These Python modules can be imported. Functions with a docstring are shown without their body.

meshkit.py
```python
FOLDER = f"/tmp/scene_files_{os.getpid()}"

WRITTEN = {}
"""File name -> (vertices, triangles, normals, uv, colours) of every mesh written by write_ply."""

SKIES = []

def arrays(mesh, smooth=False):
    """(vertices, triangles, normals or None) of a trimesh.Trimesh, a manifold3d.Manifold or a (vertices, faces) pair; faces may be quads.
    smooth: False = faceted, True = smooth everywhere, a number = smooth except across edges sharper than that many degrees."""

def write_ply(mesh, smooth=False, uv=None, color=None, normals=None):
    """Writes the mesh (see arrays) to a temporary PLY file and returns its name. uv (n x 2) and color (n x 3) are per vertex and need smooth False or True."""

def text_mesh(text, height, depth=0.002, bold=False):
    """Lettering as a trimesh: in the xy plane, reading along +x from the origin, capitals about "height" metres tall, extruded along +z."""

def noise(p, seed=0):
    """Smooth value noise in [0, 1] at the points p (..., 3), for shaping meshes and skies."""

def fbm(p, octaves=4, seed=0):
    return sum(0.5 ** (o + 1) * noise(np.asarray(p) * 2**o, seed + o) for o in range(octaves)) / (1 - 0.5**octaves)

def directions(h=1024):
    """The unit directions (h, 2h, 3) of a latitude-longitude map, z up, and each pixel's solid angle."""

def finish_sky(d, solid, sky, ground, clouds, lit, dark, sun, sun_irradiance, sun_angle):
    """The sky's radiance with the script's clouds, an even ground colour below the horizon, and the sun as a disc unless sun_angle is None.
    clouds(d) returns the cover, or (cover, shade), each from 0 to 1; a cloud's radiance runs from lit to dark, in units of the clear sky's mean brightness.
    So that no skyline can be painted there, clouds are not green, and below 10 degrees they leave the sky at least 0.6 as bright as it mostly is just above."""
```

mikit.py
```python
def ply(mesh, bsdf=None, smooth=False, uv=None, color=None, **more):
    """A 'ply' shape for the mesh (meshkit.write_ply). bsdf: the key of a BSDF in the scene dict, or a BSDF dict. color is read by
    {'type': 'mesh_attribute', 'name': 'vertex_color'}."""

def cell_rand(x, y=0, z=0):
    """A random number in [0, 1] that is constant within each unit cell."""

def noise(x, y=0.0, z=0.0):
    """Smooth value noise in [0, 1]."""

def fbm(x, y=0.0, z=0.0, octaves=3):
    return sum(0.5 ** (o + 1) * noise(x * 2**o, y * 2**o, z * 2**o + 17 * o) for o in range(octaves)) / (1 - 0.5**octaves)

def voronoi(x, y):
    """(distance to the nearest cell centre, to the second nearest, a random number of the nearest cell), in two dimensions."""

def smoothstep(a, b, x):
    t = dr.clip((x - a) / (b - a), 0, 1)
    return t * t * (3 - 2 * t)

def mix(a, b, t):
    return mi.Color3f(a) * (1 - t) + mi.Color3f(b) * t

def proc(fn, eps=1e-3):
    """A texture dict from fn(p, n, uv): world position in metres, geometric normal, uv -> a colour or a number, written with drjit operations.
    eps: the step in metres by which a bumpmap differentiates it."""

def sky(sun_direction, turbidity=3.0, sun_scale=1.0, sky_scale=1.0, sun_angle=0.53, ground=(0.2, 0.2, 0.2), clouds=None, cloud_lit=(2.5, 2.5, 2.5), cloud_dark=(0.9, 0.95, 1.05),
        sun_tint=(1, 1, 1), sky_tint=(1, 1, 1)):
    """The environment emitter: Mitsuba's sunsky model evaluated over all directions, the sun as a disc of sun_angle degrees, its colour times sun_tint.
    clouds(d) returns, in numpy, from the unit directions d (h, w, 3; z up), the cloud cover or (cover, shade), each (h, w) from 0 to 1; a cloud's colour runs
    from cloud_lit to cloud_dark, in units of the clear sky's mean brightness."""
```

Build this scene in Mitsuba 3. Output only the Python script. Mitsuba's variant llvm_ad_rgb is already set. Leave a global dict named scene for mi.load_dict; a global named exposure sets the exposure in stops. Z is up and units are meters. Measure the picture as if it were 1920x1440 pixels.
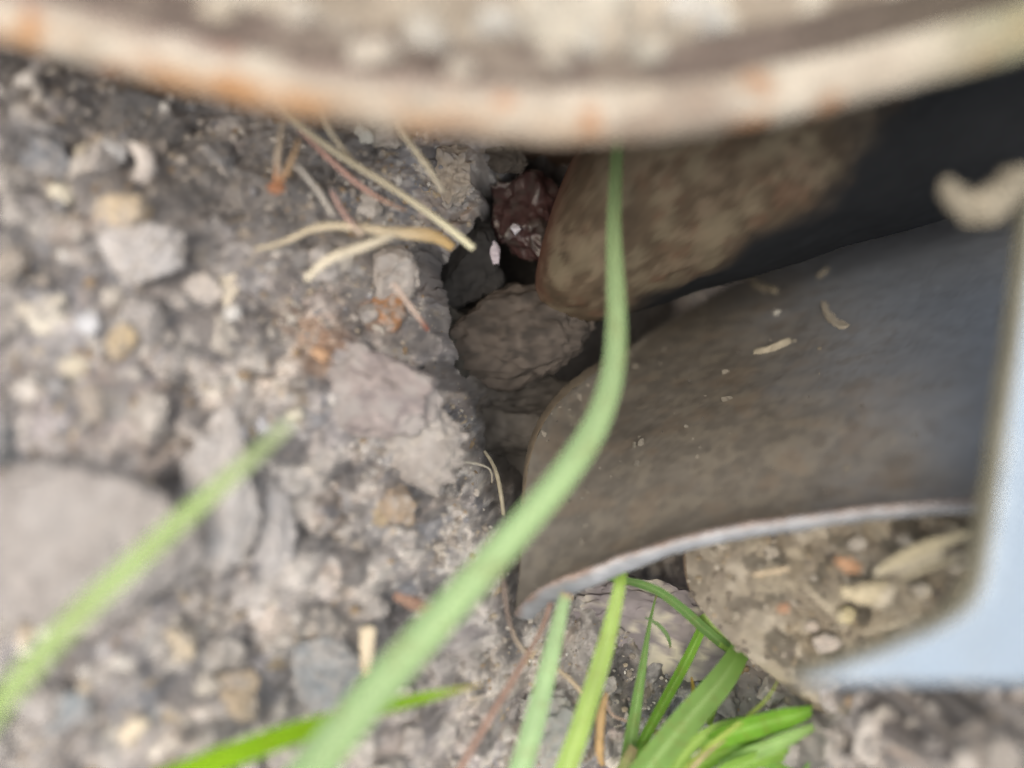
import math, numpy as np, trimesh, mitsuba as mi, mikit, meshkit
from scipy.interpolate import RBFInterpolator, RegularGridInterpolator, CubicSpline, PchipInterpolator
from scipy.spatial import cKDTree
import shapely

T = mi.ScalarTransform4f
scene, labels = {}, {}
# ------------------------------------------------------------------ camera, sky, exposure
CAM_H, HFOV = 0.16, 65.0
K = math.tan(math.radians(HFOV / 2))
FOCUS = 0.177
scene['camera'] = {'type': 'thinlens', 'fov': HFOV, 'fov_axis': 'x', 'aperture_radius': 0.0047, 'focus_distance': FOCUS,
                   'near_clip': 0.004, 'far_clip': 200.0,
                   'to_world': T().look_at(origin=[0, 0, CAM_H], target=[0, 0, 0], up=[0, 1, 0])}
scene['sky'] = mikit.sky([-0.30, -0.05, 0.95], turbidity=4, sun_scale=0.3, sun_angle=30, clouds=lambda d: (d[..., 2] * 0 + 1.0, .9 * (1 - d[..., 2])),   # overcast: brightest overhead
                         cloud_lit=(2.95, 2.93, 2.92), cloud_dark=(.85, .87, .90))
exposure = 2.2

# ------------------------------------------------------------------ helpers
def at(u, v, z):
    """a point at height z, measured off the photograph (1920 x 1440)"""
    d = CAM_H - z
    return np.array([(u - 960) / 960 * K * d, (720 - v) / 960 * K * d, z])

def px(z):                      # metres per photograph pixel at height z
    return (CAM_H - z) * K / 960

def numbered(key):
    if key not in scene and key not in labels: return key
    i = 1
    while f'{key}_{i:03d}' in scene or f'{key}_{i:03d}' in labels: i += 1
    return f'{key}_{i:03d}'

def put(name, mesh, bsdf, parent=None, smooth=True, color=None, uv=None, xf=None, label=None, cat=None, group=None, kind=None):
    key = numbered(f'{parent}__{name}' if parent else name)
    s = mikit.ply(mesh, bsdf, smooth=smooth, color=color, uv=uv)
    if xf is not None: s['to_world'] = xf
    scene[key] = s
    tag(key, label, cat, group, kind)
    return key

def tag(key, label=None, cat=None, group=None, kind=None):
    d = {}
    if label: d['label'] = label
    if cat: d['category'] = cat
    if group: d['group'] = group
    if kind: d['kind'] = kind
    if d: labels[key] = d

def thing(name, label, cat, group=None):
    key = numbered(name); tag(key, label, cat, group); return key

def fbm(p, s, o=4, seed=0): return meshkit.fbm(np.asarray(p) * s, o, seed)
def sst(a, b, x):
    t = np.clip((x - a) / (b - a), 0, 1); return t * t * (3 - 2 * t)
def mixc(a, b, t): return np.asarray(a) * (1 - t[..., None]) + np.asarray(b) * t[..., None]

def smooth_path(pts, n):
    pts = np.asarray(pts, float)
    s = np.r_[0, np.cumsum(np.linalg.norm(np.diff(pts, axis=0), axis=1))]
    t = np.linspace(0, s[-1], n)
    if len(pts) < 3: return np.stack([np.interp(t, s, pts[:, k]) for k in range(pts.shape[1])], 1)
    return np.stack([PchipInterpolator(s, pts[:, k])(t) * .5 + CubicSpline(s, pts[:, k])(t) * .5 for k in range(pts.shape[1])], 1)

def grid_faces(n, m, wrap=False):
    i, j = np.meshgrid(np.arange(n - 1), np.arange(m if wrap else m - 1), indexing='ij')
    i, j = i.ravel(), j.ravel(); j2 = (j + 1) % m
    a, b, c, d = i * m + j, (i + 1) * m + j, (i + 1) * m + j2, i * m + j2
    return np.vstack([np.stack([a, b, c], 1), np.stack([a, c, d], 1)])

def frames(c):
    t = np.gradient(c, axis=0); t /= np.linalg.norm(t, axis=1, keepdims=True) + 1e-12
    side = np.cross(t, [0, 0, 1.0]); side /= np.linalg.norm(side, axis=1, keepdims=True) + 1e-9
    return t, side, np.cross(side, t)

def tube(pts, radii, n=40, m=10, flat=1.0, rough=0.0, seed=0):
    c = smooth_path(pts, n)
    r = np.interp(np.linspace(0, 1, n), np.linspace(0, 1, len(np.atleast_1d(radii))), np.atleast_1d(radii))
    t, s, u = frames(c)
    a = np.linspace(0, 2 * np.pi, m, endpoint=False)
    v = c[:, None] + r[:, None, None] * (np.cos(a)[None, :, None] * s[:, None] + flat * np.sin(a)[None, :, None] * u[:, None])
    v = v.reshape(-1, 3)
    if rough:
        v = v + (np.repeat(r, m)[:, None]) * rough * (np.stack([fbm(v, 900, 3, seed + k) for k in range(3)], 1) - .5)
    f = grid_faces(n, m, True)
    k = len(v)
    v = np.vstack([v, c[:1] - t[:1] * r[0] * .5, c[-1:] + t[-1:] * r[-1] * .3])
    j = np.arange(m); j2 = (j + 1) % m
    f = np.vstack([f, np.stack([j * 0 + k, j, j2], 1), np.stack([j * 0 + k + 1, (n - 1) * m + j2, (n - 1) * m + j], 1)])
    s01 = np.r_[np.repeat(np.linspace(0, 1, n), m), 0, 1]
    return (v, f), s01

def blade(pts, widths, roll=0.0, fold=0.25, n=60, m=9):
    """a folded grass leaf: pts (k, 3) along the midrib, widths in metres along it, roll in degrees (pairs or number)"""
    c = smooth_path(pts, n)
    w = np.maximum(np.interp(np.linspace(0, 1, n), np.linspace(0, 1, len(widths)), widths), 1e-5)
    t, s, u = frames(c)
    rl = np.radians(np.interp(np.linspace(0, 1, n), np.linspace(0, 1, len(np.atleast_1d(roll))), np.atleast_1d(roll)))[:, None]
    s, u = s * np.cos(rl) + u * np.sin(rl), u * np.cos(rl) - s * np.sin(rl)
    x = np.linspace(-1, 1, m)
    v = c[:, None] + w[:, None, None] / 2 * (x[None, :, None] * s[:, None] + fold * (np.abs(x) - .3)[None, :, None] * u[:, None])
    along, across = np.meshgrid(np.linspace(0, 1, n), x, indexing='ij')
    return (v.reshape(-1, 3), grid_faces(n, m)), along.ravel(), across.ravel()

ICO = {k: trimesh.creation.icosphere(subdivisions=k) for k in (1, 2, 3, 4)}
def stone(r3, seed, level=3, cuts=6, rough=.26, fine=.14):
    rng = np.random.default_rng(seed)
    v = ICO[level].vertices.copy()
    for _ in range(cuts):
        n = rng.normal(size=3); n /= np.linalg.norm(n); c = rng.uniform(.5, .85)
        v -= np.outer(np.maximum(0, v @ n - c), n)
    q = ICO[level].vertices + seed * 3.7
    big = (fbm(q, 1.3, 2, seed) - .5) * 2; ridg = 1 - np.abs(fbm(q, 2.6, 3, seed + 9) - .5) * 5
    v *= (1 + rough * big + fine * (2.2 * (fbm(q, 5, 3, seed + 5) - .5) + 1.3 * (fbm(q, 11, 2, seed + 15) - .5) - .3 * np.clip(ridg, 0, 1) ** 2))[:, None]
    return v * np.asarray(r3), ICO[level].faces

def mottle(v, col, seed, s=500, amt=.5, col2=None):
    n = fbm(v + seed * .37, s, 4, seed)
    c = np.asarray(col) * (1 + amt * (n - .5) * 2)[:, None]
    if col2 is not None:
        c = mixc(c, col2, sst(.5, .68, fbm(v + seed * .61, s * .8, 3, seed + 3)))
    return np.clip(c, .01, .95)

# ------------------------------------------------------------------ materials
VC = {'type': 'mesh_attribute', 'name': 'vertex_color'}
def grain(scale, seed=0.0):
    return mikit.proc(lambda p, n, uv: mikit.fbm(p.x * scale + seed, p.y * scale, p.z * scale, 2), eps=1e-4)
GRAIN = grain(2200)
def rough_bsdf(rough, spec=.25, bump=None, **more):
    b = {'type': 'principled', 'base_color': VC, 'roughness': rough, 'specular': spec, **more}
    if bump: b = {'type': 'bumpmap', 'arbitrary': GRAIN, 'scale': bump, 'bsdf': b}
    return {'type': 'twosided', 'bsdf': b}
scene['soil_mat'] = rough_bsdf(.85, .25, .00035)
scene['stone_mat'] = rough_bsdf(.8, .2, .0003)
scene['damp_stone_mat'] = rough_bsdf(.35, .5)
scene['straw_mat'] = rough_bsdf(.5, .4)
scene['rust_mat'] = rough_bsdf(.75, .35, .00025)
scene['dusty_steel_mat'] = rough_bsdf(.55, .5)
scene['pipe_mat'] = rough_bsdf(.7, .12)
scene['worn_steel_mat'] = rough_bsdf(.45, .5, metallic=.35)
scene['blue_steel_mat'] = rough_bsdf(.38, .5, None, metallic=.3)
scene['leaf_mat'] = {'type': 'principledthin', 'base_color': VC, 'roughness': .42, 'diff_trans': .5, 'eta': 1.4}

# ------------------------------------------------------------------ the ground: one sheet, fine in view, coarse to the horizon
CTRL = [  # u, v, z
    (-150, 0, .016), (0, 120, .016), (0, 300, .026), (0, 720, .03), (0, 1100, .033), (0, 1440, .034), (-200, 720, .034), (-200, 1500, .036),
    (400, 240, .006), (400, 450, .014), (400, 720, .018), (400, 1100, .021), (400, 1440, .024), (400, 1600, .026),
    (640, 260, .000), (700, 400, .001), (680, 620, .004), (740, 780, .004), (700, 950, .005), (860, 1050, .001), (760, 1150, .006), (800, 1440, .008), (800, 1600, .010),
    (980, 1200, -.006), (960, 1330, -.002), (1000, 1440, .000), (1100, 1180, -.013), (1250, 1150, -.019), (1250, 1300, -.013), (1250, 1440, -.008), (1250, 1600, -.006),
    (1430, 1300, -.012), (1440, 1440, -.003), (1540, 1330, .002), (1590, 1308, .014), (1700, 1302, .020), (1920, 1300, .026), (1600, 1440, .018), (1750, 1440, .034), (1920, 1440, .040), (2200, 1440, .042),
    (1350, 950, -.05), (1700, 900, -.06), (1400, 1120, -.03), (1500, 1060, -.035), (1800, 1020, -.04), (2000, 900, -.06), (1200, 800, -.075), (1500, 600, -.10), (1900, 500, -.09), (1200, 400, -.09), (1600, 250, -.09),
    (1000, 100, -.02), (500, 60, -.002), (1500, 0, -.03), (200, 60, .006), (0, -200, .0), (1000, -200, -.01), (2000, -100, -.02), (2000, 200, -.05)]
cp = np.array([at(*c) for c in CTRL])
base_rbf = RBFInterpolator(cp[:, :2], cp[:, 2], kernel='linear', smoothing=1e-9)
HOLE = [(885, 285), (905, 330), (865, 385), (790, 440), (792, 520), (800, 600), (828, 680), (850, 760), (868, 870), (900, 960), (930, 1010), (950, 1120), (985, 1180), (1100, 1060), (1300, 900), (1500, 600), (1500, 250), (1000, 180)]
hp = np.array([at(u, v, 0)[:2] for u, v in HOLE])
FLOOR = [(830, 480, -.036), (830, 600, -.024), (840, 700, -.022), (870, 800, -.022), (930, 540, -.055), (960, 535, -.075), (1110, 650, -.08), (1000, 600, -.045), (1010, 680, -.032), (900, 700, -.030), (920, 850, -.027), (950, 980, -.020), (960, 1120, -.012), (870, 620, -.034), (980, 400, -.05), (930, 300, -.035), (1100, 620, -.06), (1100, 800, -.065), (1300, 500, -.10), (1300, 800, -.09)]
fp = np.array([at(*c) for c in FLOOR])
floor_rbf = RBFInterpolator(fp[:, :2], fp[:, 2], kernel='linear', smoothing=1e-9)

FX, FY, STEP = 0.150, 0.118, 0.00042
def axis(h):
    inner = np.arange(-h, h + STEP / 2, STEP)
    out = h + np.cumsum(.001 * 1.35 ** np.arange(34))
    return np.r_[-out[::-1], inner, out]
gx, gy = axis(FX), axis(FY)
X, Y = np.meshgrid(gx, gy, indexing='ij')
P2 = np.stack([X.ravel(), Y.ravel()], 1)

def poly_dist(p, poly):
    """signed distance to the polygon's outline, positive inside"""
    d = np.full(len(p), 1e9)
    for a, b in zip(poly, np.roll(poly, -1, 0)):
        ab = b - a; t = np.clip(((p - a) @ ab) / (ab @ ab), 0, 1)
        d = np.minimum(d, np.linalg.norm(p - a - t[:, None] * ab, axis=1))
    return np.where(shapely.contains_xy(shapely.Polygon(poly), p[:, 0], p[:, 1]), d, -d)

def clods(p, cell, seed, rmin, rmax, flat):
    """overlapping half-buried lumps: height and the id of the lump that shows"""
    rng = np.random.default_rng(seed)
    n = int(0.34 / cell), int(0.27 / cell)
    i, j = np.meshgrid(np.arange(n[0]), np.arange(n[1]), indexing='ij')
    c = np.stack([(i + rng.random(i.shape)) * cell - .17, (j + rng.random(j.shape)) * cell - .135], -1).reshape(-1, 2)
    r = cell * rng.uniform(rmin, rmax, len(c)); lift = rng.uniform(.2, 1, len(c)); ang = rng.uniform(0, np.pi, len(c)); el = rng.uniform(1, 1.7, len(c))
    d, k = cKDTree(c).query(p, k=7)
    best, who = np.zeros(len(p)), k[:, 0].copy()
    for q in range(7):
        o = p - c[k[:, q]]; a = ang[k[:, q]]
        e = np.hypot((o[:, 0] * np.cos(a) + o[:, 1] * np.sin(a)) / el[k[:, q]], (-o[:, 0] * np.sin(a) + o[:, 1] * np.cos(a)))
        h = np.sqrt(np.maximum(0, 1 - (e / r[k[:, q]]) ** 2)) * r[k[:, q]] * flat * lift[k[:, q]]
        who = np.where(h > best, k[:, q], who); best = np.maximum(h, best)
    return best, who

fine = (np.abs(P2[:, 0]) < .16) & (np.abs(P2[:, 1]) < .125)
pf = P2[fine]
p3 = np.c_[pf, pf[:, :1] * 0]
warp = (np.stack([fbm(p3, 260, 3, 31), fbm(p3, 260, 3, 37)], 1) - .5) * .0060 + (np.stack([fbm(p3, 1100, 3, 33), fbm(p3, 1100, 3, 39)], 1) - .5) * .0016
pw = pf + warp
z = np.zeros(len(P2)); zf = base_rbf(np.clip(pf, [-.145, -.112], [.145, .112]))
hd = poly_dist(pf + warp * .8, hp)
hole = sst(-.0007, .0026, hd)
zf = zf * (1 - hole) + np.minimum(floor_rbf(pf), zf) * hole
big, bigid = clods(pw, .0115, 3, .45, .8, .6)
mid, midid = clods(pw + .0013, .0050, 5, .4, .75, .75)
sml, smlid = clods(pw + .0007, .0019, 7, .35, .7, .75)
tame = 1 - .3 * sst(.0, .02, hd)
fcl = np.array([at(u, v, .004) for u, v in ((1280, 950), (1284, 1060), (1294, 1110), (1325, 1160), (1370, 1205), (1430, 1250), (1500, 1275), (1620, 1265), (1760, 1245), (1990, 1240), (1990, 900), (1500, 900))])[:, :2]
fd = poly_dist(pf, fcl)
zf = np.where(fd > -.002, zf + (np.minimum(zf, -.010 + .0155 * np.clip((pf[:, 0] / (K * .155) * 960 + 960 - 1290) / 560, 0, 1.3)) - zf) * sst(-.002, .002, fd), zf)
relief = .0030 * (fbm(p3, 120, 3, 1) - .5) + big * 1.1 + mid * 1.5 * (fbm(p3, 90, 2, 8) + .25) + sml * .8 * sst(.25, .6, fbm(p3, 150, 2, 9)) + .0018 * (fbm(p3, 600, 3, 2) - .5) + .0010 * (fbm(p3, 1900, 2, 4) - .5)
zf = zf + relief * tame - .0046
far = np.hypot(np.maximum(0, np.abs(pf[:, 0]) - .125), np.maximum(0, np.abs(pf[:, 1]) - .10))
z[fine] = zf * (1 - sst(0, .03, far)) + .012 * sst(0, .03, far)
z[~fine] = .012 + .02 * np.minimum(1, np.hypot(*P2[~fine].T)) * (fbm(np.c_[P2[~fine], P2[~fine][:, :1] * 0], 3, 3, 12) - .5)
Z = z.reshape(X.shape)
soil_z = RegularGridInterpolator((gx, gy), Z, bounds_error=False, fill_value=.012)
def sz(x, y): return float(soil_z((x, y)))
def on_soil(u, v):
    """where the line of sight through that spot of the photograph meets the ground"""
    for zz in np.arange(.07, -.09, -.0004):
        p = at(u, v, zz)
        if sz(p[0], p[1]) >= zz: return p
    return at(u, v, -.02)

rng = np.random.default_rng(11)
soilc = np.tile(np.array([.30, .265, .235]), (len(P2), 1))
pal = np.array([(.33, .295, .27), (.25, .24, .235), (.40, .375, .35), (.22, .205, .19), (.46, .42, .375), (.31, .285, .28), (.20, .205, .22), (.35, .29, .24)])
c1 = pal[np.random.default_rng(1).integers(0, 8, bigid.max() + 1)][bigid]
c2 = pal[np.random.default_rng(2).integers(0, 8, midid.max() + 1)][midid]
bright = np.array([(.62, .58, .52), (.50, .40, .26), (.20, .20, .22), (.40, .38, .38), (.55, .52, .50), (.30, .26, .22)])
ids = np.random.default_rng(4).integers(0, 26, smlid.max() + 1)
c3 = bright[np.minimum(ids, 5)][smlid]
cf = (.5 * c1 + .5 * c2) * np.array([1.17, 1.175, 1.22])
cf = np.where(((ids[smlid] < 6) & (sml > .0002))[:, None], c3 * .8 + cf * .2, cf)
cf = cf * (.35 + 1.3 * fbm(p3, 420, 4, 14))[:, None]
cf = mixc(cf, (.66, .64, .61), .7 * sst(.66, .76, fbm(p3, 700, 3, 45)))
light = sst(.56, .68, fbm(p3, 210, 4, 41)); cf = mixc(cf, (.62, .585, .55), .6 * light)
cf = mixc(cf, (.13, .125, .13), .8 * sst(.53, .64, fbm(p3, 170, 4, 43)))
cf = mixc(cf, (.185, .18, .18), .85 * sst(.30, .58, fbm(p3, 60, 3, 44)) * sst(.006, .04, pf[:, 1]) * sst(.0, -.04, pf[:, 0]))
cf = mixc(cf, (.27, .25, .245), .5 * sst(.45, .65, fbm(p3, 55, 3, 40)))
# rust-stained earth near the straws, the hole's shade painted into its earth
for (u, v, r, a) in ((610, 650, 60, .5), (720, 590, 45, .55), (560, 600, 35, .3), (270, 770, 25, .3)):
    q = on_soil(u, v)[:2]; d = np.linalg.norm(pf - q, axis=1) / (r * px(.005))
    cf = mixc(cf, (.34, .17, .075), a * (1 - sst(.3, 1.15, d + .7 * (fbm(p3, 500, 3, 50) - .5))))
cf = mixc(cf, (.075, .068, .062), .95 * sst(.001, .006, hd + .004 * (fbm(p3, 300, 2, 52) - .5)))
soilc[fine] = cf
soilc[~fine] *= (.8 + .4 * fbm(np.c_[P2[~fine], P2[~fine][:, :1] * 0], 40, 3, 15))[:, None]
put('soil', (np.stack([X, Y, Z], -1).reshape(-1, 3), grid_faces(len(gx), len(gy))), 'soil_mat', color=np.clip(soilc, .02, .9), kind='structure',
    label='dry grey brown stony earth round a dark hole')

# ------------------------------------------------------------------ iron cover at the top: thick rusted rim, groove, crumbly fill
LIP = .055
arc = smooth_path([at(u, v - 13, LIP)[:2] for u, v in ((-700, -140), (-350, -22), (0, 78), (350, 170), (600, 222), (800, 248), (1080, 265), (1400, 236), (1700, 168), (1920, 110), (2250, 5), (2600, -130))], 420)
ta = np.gradient(arc, axis=0); ta /= np.linalg.norm(ta, axis=1, keepdims=True)
na = np.stack([-ta[:, 1], ta[:, 0]], 1)            # inward: away from the viewer's side
def sweep(prof, disp, seed):
    prof = smooth_path(np.asarray(prof) * .001, len(prof) * 7) if len(prof) > 3 else np.asarray(prof) * .001
    v = np.concatenate([arc[:, None] + na[:, None] * prof[None, :, :1], np.broadcast_to(LIP + prof[None, :, 1:], (len(arc), len(prof), 1))], -1).reshape(-1, 3)
    d = (fbm(v, 170, 4, seed) - .5) * disp + (fbm(v, 900, 3, seed + 1) - .5) * disp * .5
    v[:, 2] += d; v[:, :2] += np.repeat(na, len(prof), 0) * (d * .7)[:, None]
    return (v, grid_faces(len(arc), len(prof))), v
cover = thing('iron_cover', 'rusty round iron cover rim filled with crumbly pale concrete above the hole', 'iron cover')
m, v = sweep([(22, -12), (10, -9), (3, -7), (.6, -5.4), (0, -3.6), (.3, -1.6), (1.2, -.4), (2.6, 0), (4.6, 0), (5.8, -.3), (6.6, -1.1)], .0008, 60)
c = mottle(v, (.38, .335, .275), 3, 150, .4, (.48, .435, .365))
c = mixc(c, (.37, .175, .075), .85 * sst(.56, .70, fbm(v * [1, 1, 1], 190, 3, 62)))
offs = np.linalg.norm(v[:, :2] - np.repeat(arc, len(v) // len(arc), 0), axis=1) * 1000 + 1.2 * (fbm(v, 170, 3, 65) - .5)
left = 1 - sst(-.035, .03, v[:, 0])
c = mixc(c, (.42, .235, .11), .85 * left * (1 - sst(1.6, 3.2, offs)) * sst(.35, .6, fbm(v, 150, 3, 66)))
c = mixc(c, (.255, .185, .165), .8 * left * sst(4.0, 5.2, offs) * sst(.2, .45, fbm(v, 120, 2, 67)))
c = mixc(c, (.56, .515, .44), .7 * sst(.52, .68, fbm(v * [.55, 1, 1] + .3, 230, 4, 68)))
c = mixc(c, (.22, .17, .14), .55 * sst(.52, .66, fbm(v * [.4, 1, 1] + .7, 300, 4, 69)))
c = mixc(c, (.25, .25, .16), .85 * sst(.048, .07, v[:, 0]))
put('rim', m, 'rust_mat', cover, color=c)
m, v = sweep([(6.6, -1.1), (7.2, -2.6), (8.4, -3.4), (10, -3.5), (11.4, -3.0), (12.6, -2.2)], .0012, 70)
c = mottle(v, (.145, .115, .10), 5, 260, .45, (.22, .185, .155))
c = c * mixc(np.ones(3), (.6, .62, .55), sst(.02, .07, v[:, 0]))
put('groove', m, 'rust_mat', cover, color=c)
# fill: lumpy sheet behind the groove
off = np.linspace(12.2, 75, 150) * .001
v = np.concatenate([arc[:, None] + na[:, None] * off[None, :, None], np.full((len(arc), len(off), 1), LIP - .003)], -1).reshape(-1, 3)
o = np.tile(off, len(arc))
lump, lid = clods(v[:, :2] + (np.stack([fbm(v, 300, 3, 71), fbm(v, 300, 3, 72)], 1) - .5) * .004, .0062, 13, .45, .85, .8)
v[:, 2] += sst(.012, .018, o) * (.0035 * fbm(v, 130, 3, 73) + lump * .75) + .0012 * (fbm(v, 600, 3, 74) - .5)
c = np.array([(.52, .47, .39), (.57, .53, .45), (.44, .39, .32), (.58, .55, .48), (.36, .31, .25)])[np.random.default_rng(5).integers(0, 5, lid.max() + 1)][lid]
c = c * .88 * (.5 + 1.0 * fbm(v, 260, 4, 75))[:, None]
fill = put('concrete_fill', (v, grid_faces(len(arc), len(off))), 'soil_mat', cover, color=np.clip(c, .03, .85), label='crumbly pale concrete fill')
fz = cKDTree(v[:, :2])
for k, (u, vv, r, col) in enumerate([(800, 70, 34, (.62, .59, .53)), (930, 40, 40, (.64, .62, .57)), (700, 100, 28, (.58, .53, .46)), (1120, 60, 36, (.66, .64, .58)), (1310, 20, 44, (.72, .71, .67)), (560, 20, 30, (.6, .56, .5)),
                                     (1050, 110, 24, (.5, .46, .4)), (420, 10, 26, (.57, .54, .48)), (1210, 95, 24, (.56, .53, .46)), (860, 130, 22, (.55, .5, .43)), (640, 50, 22, (.45, .4, .34)), (1240, 40, 16, (.12, .12, .12))]):
    q = at(u, vv, LIP); zz = v[fz.query(q[:2])[1], 2]; q = at(u, vv, zz)
    rr = r * 1.5 * px(zz); col = np.array(col) * .82
    sv, sf = stone((rr, rr * .7, rr * .45), 300 + k, 4, 6, .5, .3)
    put('stone', (sv + q + [0, 0, rr * .1], sf), 'stone_mat', fill, color=mottle(sv, col, k, 260, .5, (.44, .39, .32)))
m, v = sweep([(22, -12), (23, -40), (24, -140)], .0006, 80)
put('drum', m, 'rust_mat', cover, color=mottle(v, (.20, .13, .09), 8, 200, .5))

# ------------------------------------------------------------------ the dusty pipe end under the cover
pipe = thing('steel_pipe', 'dusty brown rounded steel pipe end sloping out of the hole under the rusty rim', 'pipe')
A, B = at(1062, 408, -.032), at(1960, 110, -.010)
ax = B - A; Lp = np.linalg.norm(ax); ax /= Lp
e1 = np.cross(ax, [0, 0, 1.]); e1 /= np.linalg.norm(e1); e2 = np.cross(e1, ax)
R = .0262
prof = [(-.0095, .003), (-.0108, .008), (-.0104, .013), (-.008, .0178), (-.0035, .0217), (.003, .0247), (.011, .0261), (.03, R), (.07, R), (Lp + .05, R)]
pr = smooth_path(prof, 150); a = np.linspace(0, 2 * np.pi, 200, endpoint=False)
v = (A + pr[:, None, :1] * ax + pr[:, None, 1:] * (np.cos(a)[None, :, None] * e1 + np.sin(a)[None, :, None] * e2)).reshape(-1, 3)
nrm = np.repeat(1 - 0 * pr[:, 0], 200)
rad = (np.cos(a)[None, :, None] * e1 + np.sin(a)[None, :, None] * e2) + 0 * pr[:, None, :1]
v = v + rad.reshape(-1, 3) * ((fbm(v, 90, 3, 90) - .5) * .0022 + (fbm(v, 800, 3, 91) - .5) * .0005)[:, None]
s = (v - A) @ ax
up_ = np.array([-ax[1], ax[0], 0]); v = v + ax * (.72 * ((v - A) @ up_ + .012) * (1 - sst(.03, .08, s)))[:, None]   # the end is cut askew
lay = rad.reshape(-1, 3)[:, 2] + .5 * (fbm(v, 110, 3, 96) - .5) - (.14 + 18 * (s - .013))       # brown dust stops at a painted line between light and shade
lit_dust = sst(-.22, .24, lay)
c = mixc(mottle(v, (.013, .0145, .017), 2, 500, .2), mottle(v, (.080, .060, .041), 4, 300, .6, (.135, .105, .074)), lit_dust)  # near-black steel colour paints the barrel's shaded side
c = mixc(c, (.11, .06, .04), .45 * lit_dust * sst(.56, .70, fbm(v, 260, 3, 93)))
c = mixc(c, (.17, .145, .10), .6 * lit_dust * sst(.5, .7, fbm(v, 190, 4, 94)))
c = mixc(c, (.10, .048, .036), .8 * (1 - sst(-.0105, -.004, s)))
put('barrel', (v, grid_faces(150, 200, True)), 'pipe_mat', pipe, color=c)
vv, ff = stone((.0042, .0042, .0015), 401, 2)
M = np.stack([e1, e2, ax], 1)
put('end_cap', ((vv @ M.T) + A - ax * .009, ff), 'rust_mat', pipe, color=mottle(vv, (.16, .10, .075), 1, 500, .3))

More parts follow.
